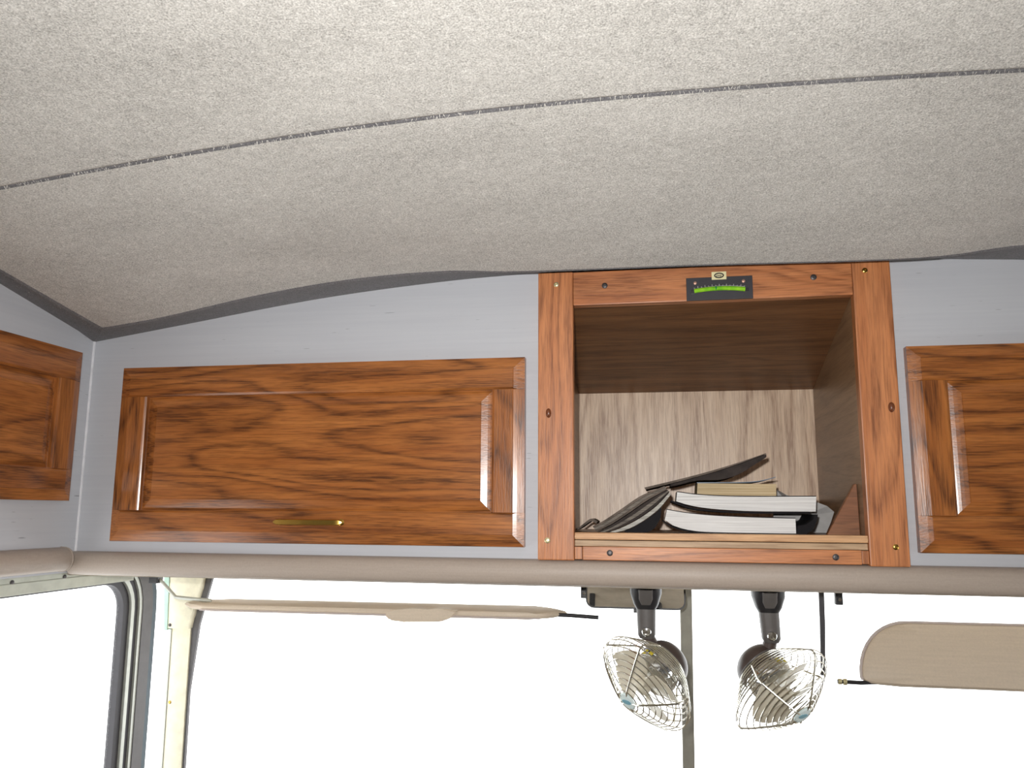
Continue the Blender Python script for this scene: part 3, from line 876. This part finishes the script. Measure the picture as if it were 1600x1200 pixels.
def a_pillar(side):
    """cream corner post with a wider cover at its head and a dark windshield gasket"""
    s = -1 if side == 'left' else 1
    def mx(x): return x if s < 0 else 0.18-x
    p = thing('trim_2' if s < 0 else 'trim_3', 'cream corner post between side window and windshield on the '+side, 'pillar', (mx(-1.05), 1.70, 0.87), kind='structure')
    def W(o): return rebase(p, o)
    def pri(pts, y0, y1, lean0=0, lean1=0):
        bm = bmesh.new(); return prism_xz(bm, [(mx(x), z) for x, z in pts], y0, y1)
    W(obj('post', pri([(-1.079, 0.87), (-1.036, 0.87), (-1.037, 1.20), (-1.036, 1.345), (-1.081, 1.345)], 1.694, 1.706), 'cream', p))
    W(obj('post_cover', pri([(-1.083, 1.338), (-1.034, 1.338), (-1.028, 1.37), (-1.012, 1.425), (-1.004, 1.481), (-1.088, 1.481)], 1.680, 1.706), 'cream', p))
    W(obj('cover_edge', pri([(-1.0905, 1.334), (-1.0832, 1.334), (-1.0882, 1.481), (-1.1030, 1.481)], 1.678, 1.706), 'greenedge', p))
    W(obj('gasket', pri([(-1.0355, 0.87), (-1.0310, 0.87), (-1.0320, 1.20), (-1.0180, 1.345), (-0.985, 1.481), (-1.0035, 1.481), (-1.0275, 1.365), (-1.0360, 1.345)], 1.698, 1.706), 'greyseal', p))
    W(obj('post_seal', pri([(-1.0835, 0.87), (-1.0795, 0.87), (-1.0815, 1.338), (-1.0855, 1.338)], 1.692, 1.706), 'alu', p))
    for x, z, m in ((-1.078, 1.345, 'steeldark'), (-1.074, 1.178, 'brass')):
        bm = bmesh.new()
        Mx = Matrix.Translation((mx(x), 1.680 if z > 1.3 else 1.694, z)) @ Matrix.Rotation(math.pi/2, 4, 'X')
        lathe(bm, [(0.0035, -0.001), (0.0035, 0.0008), (0.002, 0.002), (0, 0.002)], Mx, 12)
        W(obj('screw', bm, m, p, True))
a_pillar('left'); a_pillar('right')

# ------------------------------------------------------------------ fans
def axis_matrix(origin, d, spin=0.0):
    z = Vector(d).normalized()
    x = Vector((0, 0, 1)).cross(z).normalized(); y = z.cross(x)
    Mx = Matrix((x, y, z)).transposed().to_4x4(); Mx.translation = origin
    return Mx @ Matrix.Rotation(spin, 4, 'Z')
def dash_fan(label, base, stem_tip, head, axis, spin):
    """base under the soffit; stem down to the tilt joint; head = centre of the motor, blowing along axis"""
    f = thing('dash_fan', label, 'fan', base, group='dash fans under the cabinets')
    def W(o): return rebase(f, o)
    bx, by, bz = base; tx, ty, tz = stem_tip
    bm = bmesh.new()
    def rr(w, d, z, cx, cy):
        pts = []
        for k in range(20):
            a = 2*math.pi*k/20
            c, s_ = math.cos(a), math.sin(a)
            pts.append((cx+w*math.copysign(abs(c)**0.6, c), cy+d*math.copysign(abs(s_)**0.6, s_), z))
        return pts
    loft(bm, [rr(0.0275, 0.030, bz, bx, by), rr(0.0270, 0.029, bz-0.019, bx, by), rr(0.0215, 0.022, bz-0.037, bx, by), rr(0.0170, 0.0165, bz-0.045, bx, by)])
    br = W(obj('mount_bracket', bm, 'black', f, True))
    bm = bmesh.new()
    loft(bm, [rr(0.0125, 0.006, bz-0.011, bx, by-0.027), rr(0.012, 0.006, bz-0.027, bx, by-0.0235), rr(0.008, 0.005, bz-0.037, bx, by-0.0185)])
    W(obj('bracket_boss', bm, 'gun', br, True))
    bm = bmesh.new()
    n = 6; rings = []
    for i in range(n+1):
        t = i/n
        rings.append(rr(0.0166-0.0014*t, 0.0160-0.0014*t, bz-0.041+(tz-bz+0.041)*t, bx+(tx-bx)*t, by+(ty-by)*t))
    rings.append(rr(0.012, 0.012, tz-0.006, tx, ty)); rings.append(rr(0.006, 0.006, tz-0.008, tx, ty))
    loft(bm, rings)
    st = W(obj('stem', bm, 'gun', f, True))
    bm = bmesh.new()
    Mx = Matrix.Translation((tx, ty-0.0150, tz+0.006)) @ Matrix.Rotation(math.pi/2, 4, 'X')
    lathe(bm, [(0.0080, -0.002), (0.0080, 0.002), (0.0066, 0.0038), (0.003, 0.0042), (0.0026, 0.003), (0, 0.003)], Mx, 18)
    W(obj('tilt_screw', bm, 'chrome', st, True))
    A = axis_matrix(Vector(head), axis, spin)
    hv = Vector(head)
    # neck from joint to motor shell
    bm = bmesh.new(); tube(bm, [(tx, ty, tz), (Vector((tx, ty, tz))*0.5+hv*0.5)[:], hv[:]], [0.011, 0.012, 0.014], 12)
    W(obj('neck', bm, 'brownplastic', f, True))
    # motor shell: dome behind, chrome sleeve in front
    R = 0.041
    bm = bmesh.new()
    prof = [(0, -0.040)] + [(R*math.sin(a), -0.008-0.032*math.cos(a)) for a in [math.radians(d) for d in (10, 22, 34, 46, 58, 70, 80, 90)]] + [(R, 0.004), (R*0.96, 0.006)]
    lathe(bm, prof, A, 36)
    sh = W(obj('motor_shell', bm, 'brownplastic', f, True))
    bm = bmesh.new()
    pth = [A @ Vector((R*1.005*math.cos(2*math.pi*k/36), R*1.005*math.sin(2*math.pi*k/36), -0.007)) for k in range(36)]
    tube(bm, pth, 0.0014, 6, closed=True); W(obj('shell_seam', bm, 'gun', sh, True))
    bm = bmesh.new()
    lathe(bm, [(R*0.95, 0.003), (R*0.97, 0.007), (R*0.97, 0.026), (R*0.90, 0.032), (0.012, 0.034), (0.0, 0.034)], A, 36)
    sl = W(obj('motor_sleeve', bm, 'chrome', f, True))
    for k in range(2):
        bm = bmesh.new()
        a0 = 1.25+0.36*k - spin
        vsn = []
        for j in range(5):
            a = a0+0.2*j/4
            vsn.append([A @ Vector((r*math.cos(a), r*math.sin(a), z)) for r, z in ((R*0.975, 0.010), (R*0.985, 0.010), (R*0.985, 0.020), (R*0.975, 0.020))])
        loft(bm, vsn); tag(W(obj('decal', bm, 'yellow', sl)), 'yellow warning decal')
    # blades
    zb = 0.052
    bm = bmesh.new(); lathe(bm, [(0.004, 0.030), (0.004, 0.044), (0.014, 0.046), (0.015, 0.058), (0.010, 0.062), (0, 0.063)], A, 20)
    W(obj('hub', bm, 'blade', f, True))
    for k in range(4):
        a = math.pi/2*k + 0.35
        bm = bmesh.new()
        top, bot = [], []
        NR, NA = 6, 6
        for i in range(NR+1):
            t = i/NR; r = 0.012+0.056*t
            half = 0.22+0.42*math.sin(math.pi*min(1, 0.15+0.75*t))**0.8 if t < 1 else 0.45
            row, row2 = [], []
            for j in range(NA+1):
                s_ = -1+2*j/NA
                ang = a + half*s_ + 0.12*t
                zz = zb + 0.010*s_*(1-0.3*t)
                row.append(A @ Vector((r*math.cos(ang), r*math.sin(ang), zz)))
                row2.append(A @ Vector((r*math.cos(ang), r*math.sin(ang), zz-0.0012)))
            top.append(row); bot.append(row2)
        vt = [[bm.verts.new(p) for p in r_] for r_ in top]; vb_ = [[bm.verts.new(p) for p in r_] for r_ in bot]
        for i in range(NR):
            for j in range(NA):
                bm.faces.new((vt[i][j], vt[i][j+1], vt[i+1][j+1], vt[i+1][j])); bm.faces.new((vb_[i][j], vb_[i+1][j], vb_[i+1][j+1], vb_[i][j+1]))
        for i in range(NR):
            bm.faces.new((vt[i][0], vt[i+1][0], vb_[i+1][0], vb_[i][0])); bm.faces.new((vt[i][NA], vb_[i][NA], vb_[i+1][NA], vt[i+1][NA]))
        for j in range(NA):
            bm.faces.new((vt[NR][j], vt[NR][j+1], vb_[NR][j+1], vb_[NR][j])); bm.faces.new((vt[0][j], vb_[0][j], vb_[0][j+1], vt[0][j+1]))
        W(obj('blade', bm, 'blade', f, True))
    # wire cage: rings along a bulged profile, ribs over them, badge at the nose
    NB, NF = 6, 8
    cage = [(0.046+(0.0890-0.046)*(i/NB)**0.9, -0.002+0.044*i/NB) for i in range(NB+1)] + \
           [(0.0890+(0.021-0.0890)*i/NF, 0.050+0.042*(i/NF)**0.85) for i in range(NF+1)]
    bm = bmesh.new()
    for r, z in cage:
        pth = [A @ Vector((r*math.cos(2*math.pi*k/48), r*math.sin(2*math.pi*k/48), z)) for k in range(48)]
        tube(bm, pth, 0.0011, 5, closed=True)
    cg = W(obj('wire_cage', bm, 'wire', f, True))
    for k in range(5):
        a = 2*math.pi*k/5 + 0.2
        bm = bmesh.new()
        tube(bm, [A @ Vector((r*1.012*math.cos(a), r*1.012*math.sin(a), z+0.001)) for r, z in [(0.040, -0.003)]+cage+[(0.012, 0.0925)]], 0.0016, 6)
        W(obj('cage_rib', bm, 'wire', cg, True))
    bm = bmesh.new(); lathe(bm, [(0.0155, 0.0905), (0.0160, 0.0930), (0.0145, 0.0945), (0.0, 0.0952)], A, 28)
    bd = W(obj('badge', bm, 'badge', cg, True)); tag(bd, 'pale blue round badge')
    bm = bmesh.new()
    B2 = A @ Matrix.Rotation(-spin, 4, 'Z') @ Matrix.Diagonal((1.0, 0.42, 1, 1))
    lathe(bm, [(0.0105, 0.0948), (0.0105, 0.0956), (0, 0.0957)], B2, 24)
    W(obj('badge_mark', bm, 'badgeblue', bd, True))
    return f
dash_fan('chrome-caged fan turned left, hanging nearest the rear-view mirror', (-0.0255, 1.445, 1.481), (-0.0255, 1.445, 1.393), (0.000, 1.452, 1.340), (-0.075, -0.070, -0.062), -0.35)
dash_fan('chrome-caged fan turned right, hanging beside the right visor', (0.1775, 1.445, 1.481), (0.1800, 1.445, 1.393), (0.166, 1.452, 1.340), (0.072, -0.075, -0.080), 1.25)

# ------------------------------------------------------------------ mirror, visors, fittings
MTILT = math.radians(-14)
mr = thing('rear_view_mirror', 'wide rear-view mirror behind the fan, half hidden by the tan roll', 'mirror', (-0.05, 1.60, 1.481))
def onto(par, o): return rebase(par, o)
def rrx(x0, x1, z0, z1, r, n=6):
    return [(x, z) for x, z in rrect(x0, x1, z0, z1, r, n)]
MX0, MX1, MZ0, MZ1 = -0.143, 0.046, 1.4165, 1.4720
bm = bmesh.new(); loft(bm, [[(x, 1.595, z) for x, z in rrx(MX0, MX1, MZ0, MZ1, 0.016)], [(x, 1.600, z) for x, z in rrx(MX0+.002, MX1-.002, MZ0+.002, MZ1-.002, 0.014)], [(x, 1.606, z) for x, z in rrx(MX0+.012, MX1-.012, MZ0+.012, MZ1-.010, 0.010)]])
onto(mr, obj('housing', bm, 'black', mr, True))
bm = bmesh.new(); loft(bm, [[(x, 1.5935, z) for x, z in rrx(MX0+.003, MX1-.003, MZ0+.003, MZ1-.003, 0.013)], [(x, 1.596, z) for x, z in rrx(MX0+.003, MX1-.003, MZ0+.003, MZ1-.003, 0.013)]])
onto(mr, obj('mirror_glass', bm, 'mirror', mr))
for o_ in list(mr.children):
    P0 = Vector((0, 1.597, 1.4445)); Rm = Matrix.Translation(P0) @ Matrix.Rotation(MTILT, 4, 'X') @ Matrix.Translation(-P0)
    o_.data.transform(Rm)
bm = bmesh.new(); box(bm, -0.052, -0.044, 1.592, 1.604, 1.4105, 1.4175, bev=0.001); onto(mr, obj('tilt_lever', bm, 'black', mr))
bm = bmesh.new(); tube(bm, [(-0.05, 1.612, 1.455), (-0.05, 1.63, 1.464), (-0.05, 1.64, 1.481)], 0.006, 10); onto(mr, obj('stalk', bm, 'black', mr, True))

def visor_slab(bm, outline, th, Mx, puff=0.35):
    """padded slab: outline in local xy, inflated towards its middle"""
    cx = sum(p[0] for p in outline)/len(outline); cy = sum(p[1] for p in outline)/len(outline)
    layers = []
    for s_, k in ((0.0, 0.0), (0.012, 0.55), (0.05, 0.85), (0.30, 1.0), (0.75, 1.0+puff*0.6)):
        layers.append((s_, k))
    rings = []
    for s_, k in reversed(layers): rings.append([Mx @ Vector((x+(cx-x)*s_, y+(cy-y)*s_, th/2*k)) for x, y in outline])
    for s_, k in layers[1:]: rings.append([Mx @ Vector((x+(cx-x)*s_, y+(cy-y)*s_, -th/2*k)) for x, y in outline])
    loft(bm, rings)
    return bm
def rounded_outline(L, D, ra, rb, n=8):
    """x 0..L, y 0..D; rear corners (y = D) rounded by ra (start) and rb (end)"""
    pts = [(0, 0), (L*0.25, 0), (L*0.5, 0), (L*0.75, 0), (L, 0)]
    for k in range(n+1):
        a = math.radians(90*k/n); pts.append((L-rb+rb*math.cos(a), D-rb+rb*math.sin(a)))
    pts += [(L*0.66, D), (L*0.33, D)]
    for k in range(n+1):
        a = math.radians(90+90*k/n); pts.append((ra+ra*math.cos(a), D-ra+ra*math.sin(a)))
    return pts
# left visor: lies almost flat, seen along its edge
vz = thing('sun_visor', 'tan padded sun visor folded flat, seen edge-on beside the left pillar', 'sun visor', (-0.55, 1.52, 1.42), group='sun visors')
def pointed(L, D, e0, e1, n=10):
    """long pad outline with both ends drawn to a point at mid depth"""
    pts = [(e0+(L-e0-e1)*i/n, 0.0) for i in range(n+1)] + [(L-e1*0.35, D*0.22), (L, D*0.5), (L-e1*0.35, D*0.78)]
    pts += [(L-e1-(L-e0-e1)*i/n, D) for i in range(n+1)] + [(e0*0.35, D*0.78), (0, D*0.5), (e0*0.35, D*0.22)]
    return pts
Mv = Matrix.Translation((-0.945, 1.475, 1.4100)) @ Matrix.Rotation(math.radians(-0.25), 4, 'Y') @ Matrix.Rotation(math.radians(2.0), 4, 'X')
bm = visor_slab(bmesh.new(), pointed(0.775, 0.085, 0.065, 0.05), 0.0150, Mv, 0.5)
pad1 = onto(vz, obj('pad', bm, 'visor', vz, True))
bm = bmesh.new()
tube(bm, [Mv @ Vector((0.06+0.67*i/20, -0.0008, -0.0035)) for i in range(21)], 0.0016, 6)
onto(vz, obj('piping', bm, 'piping', pad1, True))
bm = bmesh.new()
fl = [(-0.508, 1.4085), (-0.497, 1.3985), (-0.470, 1.3965), (-0.400, 1.3985), (-0.385, 1.4040), (-0.375, 1.4090),
      (-0.365, 1.4200), (-0.400, 1.4225), (-0.425, 1.4205), (-0.450, 1.4215), (-0.480, 1.4190), (-0.503, 1.4160)]
prism_xz(bm, fl, 1.470, 1.545)
bmesh.ops.bevel(bm, geom=list(bm.edges), offset=0.003, segments=2, affect='EDGES')
onto(vz, obj('fold_flap', bm, 'visor', vz, True))
bm = bmesh.new(); tube(bm, [(-0.30, 1.505, 1.4145), (-0.165, 1.503, 1.4135), (-0.112, 1.500, 1.4115)], 0.0036, 10)
onto(vz, obj('pivot_rod', bm, 'black', vz, True))
bm = bmesh.new(); tube(bm, [(-0.995, 1.505, 1.459), (-0.955, 1.500, 1.4265), (-0.930, 1.500, 1.4245), (-0.880, 1.505, 1.421)], 0.0036, 10)
onto(vz, obj('support_arm', bm, 'alu', vz, True))
bm = bmesh.new(); box(bm, -1.014, -0.994, 1.495, 1.515, 1.452, 1.481, bev=0.002)
onto(vz, obj('arm_socket', bm, 'black', vz))
# right visor: tilted towards the camera
vz = thing('sun_visor', 'tan padded sun visor hanging tilted at the right, rounded corner', 'sun visor', (0.55, 1.52, 1.36), group='sun visors')
tilt = math.radians(72)
Mr = Matrix.Translation((0.332, 1.500, 1.3135)) @ Matrix.Rotation(math.radians(-0.2), 4, 'Y') @ Matrix.Rotation(tilt, 4, 'X')
OUT = []
D = 0.104
for k in range(11):
    a = math.radians(90*k/10); OUT.append((0.085-0.085*math.cos(a)**1.0, 0.012+(D-0.012)*math.sin(a)))
outline = [(0.700, 0), (0.52, -0.002), (0.35, -0.001), (0.2, 0.0), (0.06, 0.0), (0.012, 0.003), (0.002, 0.008)] + OUT + [(0.2, D), (0.35, D), (0.52, D-0.001), (0.640, D), (0.690, D*0.8), (0.705, D*0.4)]
bm = visor_slab(bmesh.new(), outline, 0.024, Mr)
pad = onto(vz, obj('pad', bm, 'visor', vz, True))
bm = bmesh.new()
tube(bm, [Mr @ Vector((x*1.0, y+0.0012, 0.002)) for x, y in outline[6:-2]], 0.0030, 8)
onto(vz, obj('piping', bm, 'piping', pad, True))
bm = bmesh.new(); tube(bm, [(0.40, 1.503, 1.322), (0.33, 1.500, 1.3175), (0.292, 1.498, 1.3185)], 0.0034, 10)
onto(vz, obj('pivot_rod', bm, 'black', vz, True))
bm = bmesh.new(); tube(bm, [(0.307, 1.499, 1.3182), (0.301, 1.499, 1.3182)], 0.0054, 10)
tube(bm, [(0.299, 1.499, 1.3183), (0.293, 1.499, 1.3183)], 0.0046, 10)
onto(vz, obj('rod_clip', bm, 'brasspale', vz, True))

def clip(label, x, y, w):
    c = thing('visor_clip', label, 'clip', (x, y, 1.481), group='black visor clips')
    bm = bmesh.new(); box(bm, -w/2, w/2, -0.006, 0.006, -0.036, 0, bev=0.0015); obj('body', bm, 'black', c)
    bm = bmesh.new(); lathe(bm, [(0.0028, -0.001), (0.0028, 0.001), (0, 0.0011)], Matrix.Translation((0.001, -0.006, -0.027)) @ Matrix.Rotation(math.pi/2, 4, 'X'), 12)
    obj('screw', bm, 'chrome', c)
clip('small black clip under the tan roll at the mirror end', -0.138, 1.50, 0.011)
clip('small black clip under the tan roll, right of the fans', 0.3015, 1.50, 0.0125)
bm = bmesh.new()
loft(bm, [[(0.2835+dx*0.0045, 1.552+dy*0.003, 1.481) for dx, dy in ((-1,-1),(1,-1),(1,1),(-1,1))], [(0.2822+dx*0.0042, 1.552+dy*0.003, 1.40) for dx, dy in ((-1,-1),(1,-1),(1,1),(-1,1))],
          [(0.2790+dx*0.0036, 1.552+dy*0.003, 1.318) for dx, dy in ((-1,-1),(1,-1),(1,1),(-1,1))]])
tag(obj('hanging_strap', bm, 'rubber'), 'thin dark strap hanging behind the right-hand fan', 'strap')
